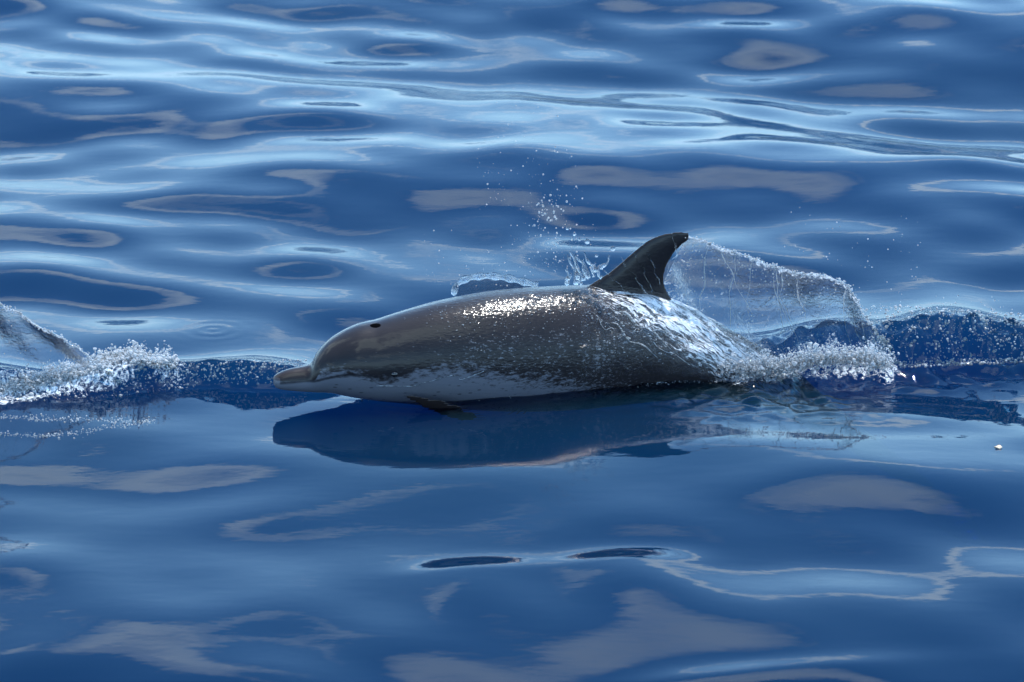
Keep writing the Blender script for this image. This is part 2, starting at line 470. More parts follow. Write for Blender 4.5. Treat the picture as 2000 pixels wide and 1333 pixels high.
dolphin = bpy.data.objects.new('dolphin', None); COL.objects.link(dolphin)
dolphin.location = ROOT; dolphin.empty_display_size = 0.2
tag(dolphin, 'grey spotted dolphin with pale belly breaking the surface, hooked dorsal fin raised', 'dolphin')
BODY = dolphin_mesh()
_co = np.empty(len(BODY.vertices)*3, np.float32); BODY.vertices.foreach_get('co', _co)
_co = _co.reshape(-1, 3).astype(float)
S = _co[:, 0]/(KX*math.cos(YAW)); Z = _co[:, 2]
ax_x, ax_y = axis_xy(S)
LAT = np.abs(_co[:, 1] - ax_y)
bound = pchip([0, .04, .11, .14, .20, .25, .29, .33, .387, .5, .59, .72, .825, .97, 1.2, 2.0],
              [.070, .070, .070, .098, .100, .088, .074, .072, .088, .098, .080, .048, .022, -.03, -.06, -.12])
mouth = pchip([0, .038, .11, .156, .215, .277, .30], [.066, .0665, .069, .081, .0905, .085, .080])
is_fin = (Z > ZT(S) + .012)
_zc = (ZT(S) + ZB(S))/2; _hh = np.maximum((ZT(S) - ZB(S))/2, .004)
flip = ((LAT/HW(S))**2 + ((Z - _zc)/_hh)**2 > 1.13) & (Z < _zc) & (S > .28)
_tw = .030 + .028*sstep(.35, .6, S)
pale = np.clip(.5 - (Z - bound(S))/(2*_tw), 0, 1)
pale[S < .13] = sstep(.005, -.005, (Z - bound(S)))[S < .13]
pale = np.where(is_fin | flip, 0, pale)
pale = pale * sstep(1.45, 1.1, S)
md = np.abs(Z - mouth(S))
darka = sstep(.0055, .0015, md) * (S > .02) * (S < .292) * 0.85
# eye patch and a narrow dark band at the melon crease
ex, ez = .335, .095
darka = np.maximum(darka, np.exp(-((S - .325)/.045)**2 - ((Z - .098)/.014)**2)*0.9*(LAT > .03))
crease = np.exp(-((S - .109)/.006)**2)*sstep(.088, .100, Z)
darka = np.maximum(darka, crease*.8)
darka = np.maximum(darka, is_fin*0.45)
browna = sstep(.125, .10, S)*sstep(.0, .006, Z - mouth(S) - .002)*.75
browna = np.where(flip, .85, browna)
# whitish lip at the tip
pale = np.where((S < .02) & (Z < .078), 1.0, pale)
cape = (Z - (ZT(S)+ZB(S))/2)/np.maximum((ZT(S)-ZB(S))/2, .01)
fleck = sstep(.92, .45, cape)*sstep(.14, .30, S)*sstep(1.35, .95, S)
fleck = np.where(is_fin | flip, 0, fleck)*(.55 + .45*sstep(.35, .6, S))
wet = np.where(is_fin, .25, sstep(.28, .60, S)*.8 + .2)
for nm, arr in (('pale', pale), ('dark', darka), ('brown', browna), ('fleck', fleck), ('wet', wet)):
    a = BODY.attributes.new(nm, 'FLOAT', 'POINT'); a.data.foreach_set('value', np.asarray(arr, np.float32))
MAT_SKIN = dolphin_material()
BODY.materials.clear(); BODY.materials.append(MAT_SKIN)
BODY.polygons.foreach_set('use_smooth', [True]*len(BODY.polygons))
body = bpy.data.objects.new('body', BODY); COL.objects.link(body); body.parent = dolphin

def simple_mat(name, col, rough=0.2, coat=0.5, spec=0.5):
    m, t = new_mat(name)
    o = N(t, 'ShaderNodeOutputMaterial'); p = N(t, 'ShaderNodeBsdfPrincipled')
    n = N(t, 'ShaderNodeTexNoise', Scale=80.0); mxr = N(t, 'ShaderNodeMixRGB')
    mxr.inputs[1].default_value = (*[c*.8 for c in col], 1); mxr.inputs[2].default_value = (*[c*1.2 for c in col], 1)
    t.links.new(n.outputs['Fac'], mxr.inputs[0]); t.links.new(mxr.outputs[0], p.inputs['Base Color'])
    p.inputs['Roughness'].default_value = rough; p.inputs['Coat Weight'].default_value = coat; p.inputs['Specular IOR Level'].default_value = spec
    t.links.new(p.outputs[0], o.inputs['Surface']); return m
def ball(name, c, rad, mat, parent=None, seg=20):
    bm = bmesh.new(); bmesh.ops.create_uvsphere(bm, u_segments=seg, v_segments=seg//2 + 2, radius=1.0)
    bmesh.ops.scale(bm, vec=rad, verts=bm.verts); bmesh.ops.translate(bm, vec=c, verts=bm.verts)
    me = bpy.data.meshes.new(name); bm.to_mesh(me); bm.free()
    me.polygons.foreach_set('use_smooth', [True]*len(me.polygons)); me.materials.append(mat)
    o = bpy.data.objects.new(name, me); COL.objects.link(o)
    if parent: o.parent = parent
    return o
MAT_EYE = simple_mat('eye_dark', (.01, .008, .007), 0.08, 1.0)
MAT_HOLE = simple_mat('blowhole_dark', (.003, .003, .0035), 0.8, 0.0, 0.0)
for sd in (1, -1):
    p = body_pt(np.array([.338]), np.array([sd*1.62]), -.004)[0]
    ball('eye', Vector(p), (.010, .007, .008), MAT_EYE, dolphin)
ph_ = body_pt(np.array([.287]), np.array([.24]), -.0045)[0]
bh = ball('blowhole', Vector(ph_), (.019, .013, .007), MAT_HOLE, dolphin)

# ------------------------------------------------------------------ materials of moving water
def clear_water_mat():
    m, t = new_mat('clear_splash_water')
    o = N(t, 'ShaderNodeOutputMaterial'); g = N(t, 'ShaderNodeBsdfGlass', IOR=1.333, Roughness=0.0)
    tr = N(t, 'ShaderNodeBsdfTransparent'); mix = N(t, 'ShaderNodeMixShader'); mix.inputs[0].default_value = 0.72
    t.links.new(tr.outputs[0], mix.inputs[1]); t.links.new(g.outputs[0], mix.inputs[2])
    n = N(t, 'ShaderNodeTexNoise', Scale=90.0, Detail=2.0); b = N(t, 'ShaderNodeBump', Strength=0.6, Distance=0.004)
    t.links.new(n.outputs['Fac'], b.inputs['Height']); t.links.new(b.outputs[0], g.inputs['Normal'])
    t.links.new(mix.outputs[0], o.inputs['Surface']); return m
def foam_mat(name='white_foam', white=0.4, clear=0.2):
    m, t = new_mat(name)
    o = N(t, 'ShaderNodeOutputMaterial')
    d = N(t, 'ShaderNodeBsdfDiffuse'); d.inputs['Color'].default_value = (.80, .84, .87, 1)
    tl = N(t, 'ShaderNodeBsdfTranslucent'); tl.inputs['Color'].default_value = (.80, .85, .89, 1)
    a = N(t, 'ShaderNodeMixShader'); a.inputs[0].default_value = .5
    t.links.new(d.outputs[0], a.inputs[1]); t.links.new(tl.outputs[0], a.inputs[2])
    g = N(t, 'ShaderNodeBsdfGlass', IOR=1.333, Roughness=0.02)
    tr = N(t, 'ShaderNodeBsdfTransparent'); m0 = N(t, 'ShaderNodeMixShader'); m0.inputs[0].default_value = clear
    t.links.new(g.outputs[0], m0.inputs[1]); t.links.new(tr.outputs[0], m0.inputs[2])
    mix = N(t, 'ShaderNodeMixShader')
    n = N(t, 'ShaderNodeTexNoise', Scale=70.0, Detail=3.0)
    r = N(t, 'ShaderNodeMapRange'); r.inputs['From Min'].default_value = .36; r.inputs['From Max'].default_value = .64
    r.inputs['To Min'].default_value = max(0, white - .4); r.inputs['To Max'].default_value = min(1, white + .4)
    t.links.new(n.outputs['Fac'], r.inputs[0]); t.links.new(r.outputs[0], mix.inputs[0])
    t.links.new(m0.outputs[0], mix.inputs[1]); t.links.new(a.outputs[0], mix.inputs[2])
    t.links.new(mix.outputs[0], o.inputs['Surface']); return m
def sheet_mat():
    m, t = new_mat('thin_water_sheet')
    o = N(t, 'ShaderNodeOutputMaterial')
    tcn = N(t, 'ShaderNodeTexCoord'); dens = N(t, 'ShaderNodeAttribute', attribute_name='dens')
    n = N(t, 'ShaderNodeTexNoise', Scale=75.0, Detail=5.0, Roughness=0.65, Distortion=0.6); t.links.new(tcn.outputs['Object'], n.inputs['Vector'])
    th = M2(t, 'SUBTRACT', 0.74, M2(t, 'MULTIPLY', dens.outputs['Fac'], 0.34))
    f = M2(t, 'MULTIPLY', M2(t, 'SUBTRACT', n.outputs['Fac'], th), 7.0)
    c = N(t, 'ShaderNodeClamp'); t.links.new(f, c.inputs[0])
    base = N(t, 'ShaderNodeMixShader'); base.inputs[0].default_value = .02
    tr = N(t, 'ShaderNodeBsdfTransparent'); tr.inputs['Color'].default_value = (.96, .98, 1, 1)
    tl0 = N(t, 'ShaderNodeBsdfTranslucent'); tl0.inputs['Color'].default_value = (.75, .82, .9, 1)
    t.links.new(tr.outputs[0], base.inputs[1]); t.links.new(tl0.outputs[0], base.inputs[2])
    bp = N(t, 'ShaderNodeBump', Strength=1.0, Distance=0.004); t.links.new(n.outputs['Fac'], bp.inputs['Height'])
    gl = N(t, 'ShaderNodeBsdfGlossy', Roughness=0.04); t.links.new(bp.outputs[0], gl.inputs['Normal'])
    fr = N(t, 'ShaderNodeFresnel', IOR=1.333); t.links.new(bp.outputs[0], fr.inputs['Normal'])
    m1 = N(t, 'ShaderNodeMixShader'); t.links.new(fr.outputs[0], m1.inputs[0]); t.links.new(base.outputs[0], m1.inputs[1]); t.links.new(gl.outputs[0], m1.inputs[2])
    df = N(t, 'ShaderNodeBsdfDiffuse'); df.inputs['Color'].default_value = (.8, .84, .88, 1)
    tl = N(t, 'ShaderNodeBsdfTranslucent'); tl.inputs['Color'].default_value = (.8, .84, .88, 1)
    wm = N(t, 'ShaderNodeMixShader'); wm.inputs[0].default_value = .55; t.links.new(df.outputs[0], wm.inputs[1]); t.links.new(tl.outputs[0], wm.inputs[2])
    m2 = N(t, 'ShaderNodeMixShader'); t.links.new(c.outputs[0], m2.inputs[0]); t.links.new(m1.outputs[0], m2.inputs[1]); t.links.new(wm.outputs[0], m2.inputs[2])
    t.links.new(m2.outputs[0], o.inputs['Surface']); return m
MAT_CLEAR = clear_water_mat(); MAT_FOAM = foam_mat('white_foam', .6, .3); MAT_RUN = foam_mat('running_water', .4, .35); MAT_SHEET = sheet_mat()

_ico = None
def ico_template(sub=1):
    bm = bmesh.new(); bmesh.ops.create_icosphere(bm, subdivisions=sub, radius=1.0)
    v = np.array([x.co[:] for x in bm.verts]); f = np.array([[q.index for q in p.verts] for p in bm.faces]); bm.free()
    return v, f
def blobs(name, centers, radii, mat, sub=1, stretch=None, jitter=0.25):
    """many small drops of water as one mesh; stretch = per-drop (3,) scale"""
    tv, tf = ico_template(sub); n = len(centers)
    V = np.empty((n, len(tv), 3)); 
    for i in range(n):
        v = tv*(1 + jitter*(RNG.random((len(tv), 1)) - .5))
        q = radii[i]*(np.ones(3) if stretch is None else stretch[i])
        V[i] = v*q + centers[i]
    Fc = (tf[None] + (np.arange(n)*len(tv))[:, None, None]).reshape(-1, 3)
    me = bpy.data.meshes.new(name)
    V = V.reshape(-1, 3)
    me.vertices.add(len(V)); me.vertices.foreach_set('co', V.astype(np.float32).ravel())
    me.loops.add(Fc.size); me.loops.foreach_set('vertex_index', Fc.astype(np.int32).ravel())
    me.polygons.add(len(Fc)); me.polygons.foreach_set('loop_start', (np.arange(len(Fc))*3).astype(np.int32))
    me.polygons.foreach_set('loop_total', np.full(len(Fc), 3, np.int32))
    me.polygons.foreach_set('use_smooth', np.ones(len(Fc), bool))
    me.update(calc_edges=True); me.materials.append(mat)
    o = bpy.data.objects.new(name, me); COL.objects.link(o); o['kind'] = 'stuff'
    return o
def smooth_noise1(n, k):
    a = RNG.normal(size=n + 4*k); ker = np.hanning(2*k + 1); ker /= ker.sum()
    b = np.convolve(a, ker, 'same')[2*k:2*k + n]; return b/(b.std() + 1e-9)

# ------------------------------------------------------------------ sheets of water
def tube(pts, radii, nseg=10, flat=1.0):
    pts = np.array(pts, float); n = len(pts); T = np.gradient(pts, axis=0); T /= np.linalg.norm(T, axis=1)[:, None]
    rings = []
    for i in range(n):
        a = np.cross(T[i], [0, 1, 0]); a /= np.linalg.norm(a) + 1e-9; b = np.cross(T[i], a)
        rings.append([pts[i] + radii[i]*(math.cos(q)*a + flat*math.sin(q)*b) for q in np.linspace(0, 2*math.pi, nseg, endpoint=False)])
    return loft(rings)
def curve(pts, n):
    pts = np.array(pts, float); t = np.r_[0, np.cumsum(np.hypot(*np.diff(pts, axis=0).T))]; t /= t[-1]
    u = np.linspace(0, 1, n); return np.stack([pchip(t, pts[:, 0])(u) if np.all(np.diff(t) > 0) else np.interp(u, t, pts[:, 0]), np.interp(u, t, pts[:, 1])], 1)
def sheet(name, top, bot, y_fn, label, billow, thick=.003, nu=120, nv=60, dens_fn=None):
    A = curve(top, nu); B = curve(bot, nu)
    A = A + np.stack([0*A[:, 0], (smooth_noise1(nu, 3)*2.0 + smooth_noise1(nu, 9)*2.5)*np.linspace(.2, 1, nu)], 1)
    P = np.zeros((nv, nu, 3)); D = np.zeros((nv, nu))
    for j in range(nv):
        w = j/(nv - 1)
        for i in range(nu):
            px = A[i, 0]*(1 - w) + B[i, 0]*w; py = A[i, 1]*(1 - w) + B[i, 1]*w
            u = i/(nu - 1)
            y = y_fn(px) + billow*math.sin(math.pi*w)*(.4 + .6*math.sin(math.pi*u)) + .008*math.sin(9*u + 5*w) + .005*math.sin(23*u - 11*w)
            P[j, i] = on_y(px, py, y); D[j, i] = dens_fn(u, w) if dens_fn else .5
    V = np.concatenate([P.reshape(-1, 3), P.reshape(-1, 3) + np.array([0, thick, .0005])])
    n1 = nu*nv; F = []
    for j in range(nv - 1):
        for i in range(nu - 1):
            a = j*nu + i; F.append((a, a + 1, a + 1 + nu, a + nu)); F.append((a + n1, a + nu + n1, a + nu + 1 + n1, a + 1 + n1))
    rim = [i for i in range(nu)] + [j*nu + nu - 1 for j in range(1, nv)] + [(nv-1)*nu + i for i in range(nu - 2, -1, -1)] + [j*nu for j in range(nv - 2, 0, -1)]
    for a, b in zip(rim, rim[1:] + rim[:1]): F.append((b, a, a + n1, b + n1))
    o = mesh_obj(name, V, F, MAT_SHEET)
    at_ = o.data.attributes.new('dens', 'FLOAT', 'POINT'); dd = np.concatenate([D.ravel(), D.ravel()])
    at_.data.foreach_set('value', dd.astype(np.float32))
    tag(o, label, 'splash'); return o, P
def dol_y(px):
    s = (px - 535)/685.0
    return ROOT[1] + float(axis_xy(np.array(min(max(s, 0), 1.9)))[1])
top_r = [(1341, 462), (1400, 482), (1470, 506), (1545, 528), (1610, 541), (1655, 556), (1690, 618), (1742, 684)]
bot_r = [(1293, 560), (1330, 602), (1380, 636), (1440, 672), (1500, 700), (1570, 716), (1650, 722), (1735, 716)]
def dens_r(u, w):
    e = math.exp(-(w/.05)**2) + .75*math.exp(-((u - .93)/.05)**2)*1.0
    return min(1.0, .10 + .80*e + .34*w**2 + .16*math.sin(14*u + 3*w)**2 + .35*math.exp(-(u/.12)**2)*w)
SHEET_R, PR = sheet('water_sheet', top_r, bot_r, dol_y, 'thin clear sheet of water trailing from the dolphin\'s dorsal fin', .05, dens_fn=dens_r)
top_l = [(-260, 430), (-120, 505), (0, 592), (60, 628), (120, 662), (180, 702), (232, 746)]
bot_l = [(-260, 800), (-120, 790), (0, 775), (60, 768), (120, 760), (180, 755), (236, 752)]
yl = float(on_z(150, 765)[1])
def dens_l(u, w):
    e = math.exp(-(w/.05)**2)
    return min(1.0, .10 + .85*e + .25*math.exp(-((w - .35)/.25)**2)*(1 - u) + .4*sstep(.85, 1.0, w))
def strands():
    V = []; F = []
    nv_, nu_, _ = PR.shape
    for k in range(14):
        u0 = RNG.uniform(.0, .95); du = RNG.uniform(.08, .30); w1 = RNG.uniform(.35, .98); n = 26
        if k < 3: u0, du, w1 = (.90, .09, .98) if k == 0 else ((.10, .10, .9) if k == 1 else (.28, .12, .8))
        u = np.clip(u0 + du*np.linspace(0, 1, n)**1.3 + .006*smooth_noise1(n, 4), 0, 1); w = np.linspace(0, w1, n)
        P = np.array([PR[int(b*(nv_ - 1)), int(a*(nu_ - 1))] for a, b in zip(u, w)])
        for c in range(3): P[:, c] = np.convolve(np.r_[[P[0, c]]*2, P[:, c], [P[-1, c]]*2], np.ones(5)/5, 'valid')
        P[:, 1] -= .006
        r = RNG.uniform(.0005, .0013)*(1 + .5*np.clip(smooth_noise1(n, 2), -1.4, 1.6))*np.sin(np.linspace(.5, 3.0, n))**.5
        vf_ = tube(P, np.clip(r, .0004, .004), 6); o = len(V); V.extend(vf_[0]); F.extend([tuple(i + o for i in q) for q in vf_[1]])
    o = mesh_obj('water_strands', V, F, MAT_RUN); o['kind'] = 'stuff'
    tag(o, 'bright strands of water falling through the sheet behind the dolphin\'s fin')
strands()
SHEET_L, PL = sheet('water_sheet', top_l, bot_l, lambda px: yl + .02, 'clear slanting sheet of water rising from the foam ahead of the dolphin\'s beak', .04, dens_fn=dens_l)

# glassy arc of water behind the back, and the crown in front of the fin
arc = curve([(886, 574), (890, 560), (902, 548), (925, 541), (955, 539), (990, 543), (1020, 550), (1050, 558)], 44)
ya = dol_y(950) + .10
vf = tube([on_y(p[0], p[1], ya) for p in arc], [.0075 + .002*math.sin(i*.9) for i in range(44)], flat=2.2)
web = [on_y(p[0], p[1], ya) for p in arc]; low = [on_y(p[0], 585, ya + .03) for p in arc]
o_ = len(vf[0]); v2 = list(vf[0]) + [tuple(w_) for w_ in web] + [tuple(w_) for w_ in low] 
f2 = list(vf[1]) + [(o_ + i, o_ + i + 1, o_ + 44 + i + 1, o_ + 44 + i) for i in range(43)]
tag(mesh_obj('splash_arc', v2, f2, MAT_CLEAR), 'glassy looping lip of water just behind the dolphin\'s back', 'splash')

def crown():
    V = []; F = []
    def add(vf):
        o = len(V); V.extend(vf[0]); F.extend([tuple(i + o for i in q) for q in vf[1]])
    yc = dol_y(1150) - .03
    roots = [(1105, 556), (1120, 553), (1135, 550), (1150, 545), (1165, 538), (1180, 528), (1130, 548), (1145, 540), (1158, 532), (1172, 545), (1140, 553), (1112, 552)]
    tips = [(1112, 505), (1118, 458), (1135, 465), (1146, 478), (1165, 492), (1196, 484), (1104, 452), (1126, 470), (1150, 470), (1188, 500), (1128, 500), (1118, 525)]
    for k, (r, tp) in enumerate(zip(roots, tips)):
        tp = (r[0]*.4 + tp[0]*.6 - 6, r[1]*.4 + tp[1]*.6)
        n = 14; pts = []; rad = []
        for i in range(n):
            u = i/(n - 1); bend = 6*math.sin(u*3 + k)
            px = r[0]*(1-u) + tp[0]*u + bend; py = r[1]*(1-u) + tp[1]*u + 3*math.sin(u*7 + k*2)
            pts.append(on_y(px, py, yc + .012*math.sin(k*2.1) + .01*u)); rad.append((.0042*(1-u)**.7 + .0012)*(1 + .3*math.sin(u*9 + k)))
        add(tube(pts, rad, 8, 1.4))
    for (px, py, r) in ((1147, 472, .0075), (1197, 486, .007), (1122, 458, .0045), (1108, 447, .004), (1132, 468, .0045), (1165, 500, .0045)):
        bm = bmesh.new(); bmesh.ops.create_icosphere(bm, subdivisions=2, radius=r)
        c = on_y(px, py, yc); add(([tuple(np.array(v.co) + c) for v in bm.verts], [tuple(q.index for q in f.verts) for f in bm.faces])); bm.free()
    return tag(mesh_obj('fin_splash', V, F, MAT_CLEAR), 'jagged glassy splash thrown up at the front edge of the dorsal fin', 'splash')
crown()

# ------------------------------------------------------------------ water running off the animal
def project(P):
    v = np.asarray(P) - _C; zc = v @ _fw
    return 1000 + FPX*(v @ _rt)/zc, 666.5 - FPX*(v @ _up)/zc
def body_from_px(px, py):               # the point of the near flank seen at a pixel
    ph = np.linspace(.05, 1.9, 120); s = (px - 535)/685.0
    for _ in range(3):
        P = body_pt(np.full(120, s), ph, .001) + ROOT
        qx, qy = project(P); k = int(np.argmin(np.abs(qy - py))); s += (px - qx[k])/690.0
    return P[k]
def runnels():
    V = []; F = []
    def add(vf):
        o = len(V); V.extend(vf[0]); F.extend([tuple(i + o for i in q) for q in vf[1]])
    for k in range(20):
        s0 = .90 + .42*RNG.random()**1.1; p0 = RNG.uniform(-.1, .9) if k % 3 else RNG.uniform(.2, 1.2)
        L = RNG.uniform(.05, .22); n = 16
        ds = np.linspace(0, L, n); wob = smooth_noise1(n, 3)*.010
        s = s0 + ds*(.9); ph = p0 + ds*RNG.uniform(2.2, 4.2) + wob*4
        ph = np.minimum(ph, 1.75)
        P = body_pt(s, ph, .002) + ROOT
        r = RNG.uniform(.0006, .0022)*np.sin(np.linspace(.15, math.pi - .1, n))**.6*(1 + .35*smooth_noise1(n, 2)); r = np.clip(r, .0006, .006)
        add(tube(P, r, 6, 1.0))
    for path in ([(735, 757), (780, 760), (820, 750), (860, 738), (890, 733), (900, 742), (925, 736), (945, 726)],):
        A = curve(path, 36); A[:, 1] += smooth_noise1(36, 3)*1.0
        P = np.array([body_from_px(a[0], a[1]) for a in A])
        r = RNG.uniform(.0005, .0009)*(1 + .4*np.clip(smooth_noise1(36, 3), -1.5, 1.5))
        add(tube(P, np.clip(r, .0004, .003), 6, 1.0))
    o = mesh_obj('water_runnels', V, F, MAT_RUN); o['kind'] = 'stuff'
    tag(o, 'white streaks of water pouring off the dolphin\'s flank behind its fin'); return o
runnels()
def threads():
    V = []; F = []
    def add(vf):
        o = len(V); V.extend(vf[0]); F.extend([tuple(i + o for i in q) for q in vf[1]])
    for path in ([(1252, 474), (1262, 492), (1274, 512), (1282, 530), (1290, 556)], [(1308, 457), (1318, 478), (1324, 492), (1312, 512), (1302, 540)],
                 [(1214, 503), (1232, 530), (1250, 552), (1276, 590)], [(1182, 528), (1204, 552), (1226, 572), (1246, 600)],
                 [(1235, 490), (1246, 515), (1262, 545), (1270, 575)]):
        A = curve(path, 20); A[:, 0] += smooth_noise1(20, 3)*2.2
        P = np.array([on_y(a[0], a[1], dol_y(a[0]) - np.interp(a[1], [455, 540, 600], [.007, .017, .04])) for a in A])
        r = RNG.uniform(.0009, .0018)*(1 + .5*np.clip(smooth_noise1(20, 2), -1.2, 1.2))*np.sin(np.linspace(.3, 3.0, 20))**.5
        add(tube(P, np.clip(r, .0006, .005), 6, 1.0))
    o = mesh_obj('water_threads', V, F, MAT_CLEAR); o['kind'] = 'stuff'
    tag(o, 'fine clear threads of water trickling down the dolphin\'s fin and flank')
threads()
def film_mat():
    m, t = new_mat('water_film')
    o = N(t, 'ShaderNodeOutputMaterial')
    uv = N(t, 'ShaderNodeUVMap', uv_map='flow'); dens = N(t, 'ShaderNodeAttribute', attribute_name='dens')
    wn = N(t, 'ShaderNodeTexNoise', Scale=28.0, Detail=2.0); t.links.new(uv.outputs[0], wn.inputs['Vector'])
    wv = N(t, 'ShaderNodeVectorMath', operation='MULTIPLY_ADD'); wv.inputs[1].default_value = (.03, .03, 0)
    t.links.new(wn.outputs['Color'], wv.inputs[0]); t.links.new(uv.outputs[0], wv.inputs[2])
    def streak(sx, sy):
        mp = N(t, 'ShaderNodeMapping'); mp.inputs['Scale'].default_value = (sx, sy, 1); t.links.new(wv.outputs[0], mp.inputs[0])
        n = N(t, 'ShaderNodeTexNoise', Scale=1.0, Detail=4.0, Roughness=0.6); t.links.new(mp.outputs[0], n.inputs['Vector'])
        return n.outputs['Fac']
    a = streak(14, 70); b = streak(45, 130)
    ridged = M2(t, 'SUBTRACT', 1.0, M2(t, 'MULTIPLY', M2(t, 'ABSOLUTE', M2(t, 'SUBTRACT', a, 0.5)), 9.0))
    mixn = M2(t, 'ADD', M2(t, 'MULTIPLY', ridged, 0.45), M2(t, 'MULTIPLY', b, 0.75))
    v = M2(t, 'ADD', mixn, M2(t, 'MULTIPLY', dens.outputs['Fac'], 0.65))
    r = N(t, 'ShaderNodeMapRange'); r.inputs['From Min'].default_value = 1.0; r.inputs['From Max'].default_value = 1.18
    t.links.new(v, r.inputs[0])
    d = N(t, 'ShaderNodeBsdfDiffuse'); d.inputs['Color'].default_value = (.92, .93, .95, 1)
    bp = N(t, 'ShaderNodeBump', Strength=1.0, Distance=0.006); t.links.new(mixn, bp.inputs['Height'])
    gl = N(t, 'ShaderNodeBsdfGlossy', Roughness=0.08); t.links.new(bp.outputs[0], gl.inputs['Normal']); t.links.new(bp.outputs[0], d.inputs['Normal'])
    fr = N(t, 'ShaderNodeFresnel', IOR=1.333); t.links.new(bp.outputs[0], fr.inputs['Normal'])
    tr = N(t, 'ShaderNodeBsdfTransparent')
    m1 = N(t, 'ShaderNodeMixShader'); t.links.new(r.outputs[0], m1.inputs[0]); t.links.new(tr.outputs[0], m1.inputs[1]); t.links.new(d.outputs[0], m1.inputs[2])
    m2 = N(t, 'ShaderNodeMixShader'); f2 = M2(t, 'MULTIPLY', fr.outputs[0], M2(t, 'ADD', M2(t, 'MULTIPLY', dens.outputs['Fac'], 0.5), 0.05))
    t.links.new(f2, m2.inputs[0]); t.links.new(m1.outputs[0], m2.inputs[1]); t.links.new(gl.outputs[0], m2.inputs[2])
    t.links.new(m2.outputs[0], o.inputs['Surface']); return m
def water_film():
    ns_, nf = 150, 90
    ss = np.linspace(.86, 1.53, ns_); ff = np.linspace(-.6, 1.75, nf)
    SS, FF = np.meshgrid(ss, ff)
    ph = RNG.uniform(0, 6.28, (12, 3)); off = np.zeros(SS.shape)
    for q in ph: off += np.sin(SS*RNG.uniform(25, 70) + q[0])*np.sin((FF - 2.6*SS)*RNG.uniform(5, 16) + q[1])
    off = .0035 + .0012*off
    P = np.stack([body_pt(SS[:, i], FF[:, i]) for i in range(ns_)], 1)
    Nn = np.stack([0*SS, -np.sin(FF), np.cos(FF)], -1); P = P + Nn*np.clip(off, .001, .009)[..., None] + ROOT
    px, py = project(P.reshape(-1, 3)); px = px.reshape(SS.shape); py = py.reshape(SS.shape)
    sg = ((px - 1175)*175 - (py - 560)*260)/math.hypot(175, 260)
    D = sstep(-75, 45, sg)*(1 - .75*np.exp(-((px - 1470)/75)**2 - ((py - 668 - (px - 1470)*.42)/20)**2))
    D *= sstep(.86, .93, SS)*sstep(1.53, 1.46, SS)
    F = [(j*ns_ + i, j*ns_ + i + 1, (j+1)*ns_ + i + 1, (j+1)*ns_ + i) for j in range(nf - 1) for i in range(ns_ - 1)]
    o = mesh_obj('water_film', P.reshape(-1, 3), F, film_mat()); o['kind'] = 'stuff'
    a_ = o.data.attributes.new('dens', 'FLOAT', 'POINT'); a_.data.foreach_set('value', D.astype(np.float32).ravel())
    uvl = o.data.uv_layers.new(name='flow')
    U = np.stack([SS.ravel() + .05*FF.ravel(), .13*FF.ravel() - .40*SS.ravel()], 1)
    li = np.empty(len(o.data.loops), np.int32); o.data.loops.foreach_get('vertex_index', li)
    uvl.data.foreach_set('uv', U[li].astype(np.float32).ravel())
    tag(o, 'white film of water streaming over the dolphin\'s flank below the fin')
water_film()
def body_beads():
    C = []; R = []; ST = []
    n = 2700
    for i in range(n):
        if i > 2000:  # finer beads packed into the sun's highlight band to make its glitter
            s = RNG.normal(.76, .15); ph = RNG.normal(.46, .13)
            if s < .35: continue
        elif i < 1700:
            s = RNG.normal(1.15, .16); ph = RNG.uniform(-.2, 1.6) * (.5 + .5*RNG.random()); 
            if s < .88 or s > 1.5: continue
        else:
            s = RNG.uniform(.45, 1.05); ph = RNG.normal(.75, .28)
        p = body_pt(np.array([s]), np.array([ph]), .001)[0] + ROOT
        r = abs(RNG.normal(0, .0013)) + .0007
        C.append(p); R.append(r if i < 1700 else r*.45); ST.append((1.5, 1, .7))
    o = blobs('water_beads', np.array(C), np.array(R), MAT_RUN, 1, np.array(ST), .4)
    tag(o, 'beads of bright water scattered over the dolphin\'s wet skin')
body_beads()

# ------------------------------------------------------------------ foam, bubbles and spray
def on_sea(px, py):                     # pixel rays meet the waves (marched from the near side)
    px = np.asarray(px, float); py = np.asarray(py, float)
    v = _fw[None] + _rt[None]*((px - 1000)/FPX)[:, None] - _up[None]*((py - 666.5)/FPX)[:, None]
    z = np.full(len(px), .16); best = None; done = np.zeros(len(px), bool); res = np.zeros((len(px), 3))
    for lv in np.linspace(.16, -.06, 45):
        t = (lv - _C[2])/v[:, 2]; p = _C + v*t[:, None]
        hit = (sea(p[:, 0], p[:, 1]) >= lv) & ~done
        res[hit] = p[hit]; done |= hit
    res[~done] = p[~done]
    return res
def foam_clump(name, label, path, n, spread_px, rmin, rmax, lift, base_y=None):
    """path: pixels along a crest; the froth lies on the water, or is heaped along base_y"""
    A = curve(path, 200); ns = np.abs(smooth_noise1(200, 6))
    k = RNG.integers(0, 200, n)
    px = A[k, 0] + RNG.normal(0, 8, n); py = A[k, 1] + RNG.normal(0, 1, n)*spread_px*(.6 + .4*ns[k])
    if base_y is None:
        P = on_sea(px, py)
    else:
        P = np.array([on_y(a, b, base_y(a) + RNG.normal(0, .02)) for a, b in zip(px, py)])
    P[:, 2] += np.abs(RNG.normal(0, lift, n))*(.4 + .6*ns[k])
    R = rmin + (rmax - rmin)*RNG.random(n)**3
    big_ = RNG.random(n) < .05; R = np.where(big_, R + rmax*RNG.random(n)*1.3, R); P[big_, 2] -= .004
    o = blobs(name, P, R, MAT_FOAM, 1, RNG.uniform(.7, 1.4, (n, 3)), .7)
    tag(o, label); return o
FOAM_L = [(-200, 775), (0, 762), (60, 752), (110, 738), (170, 722), (210, 704), (250, 698), (300, 706), (335, 712)]
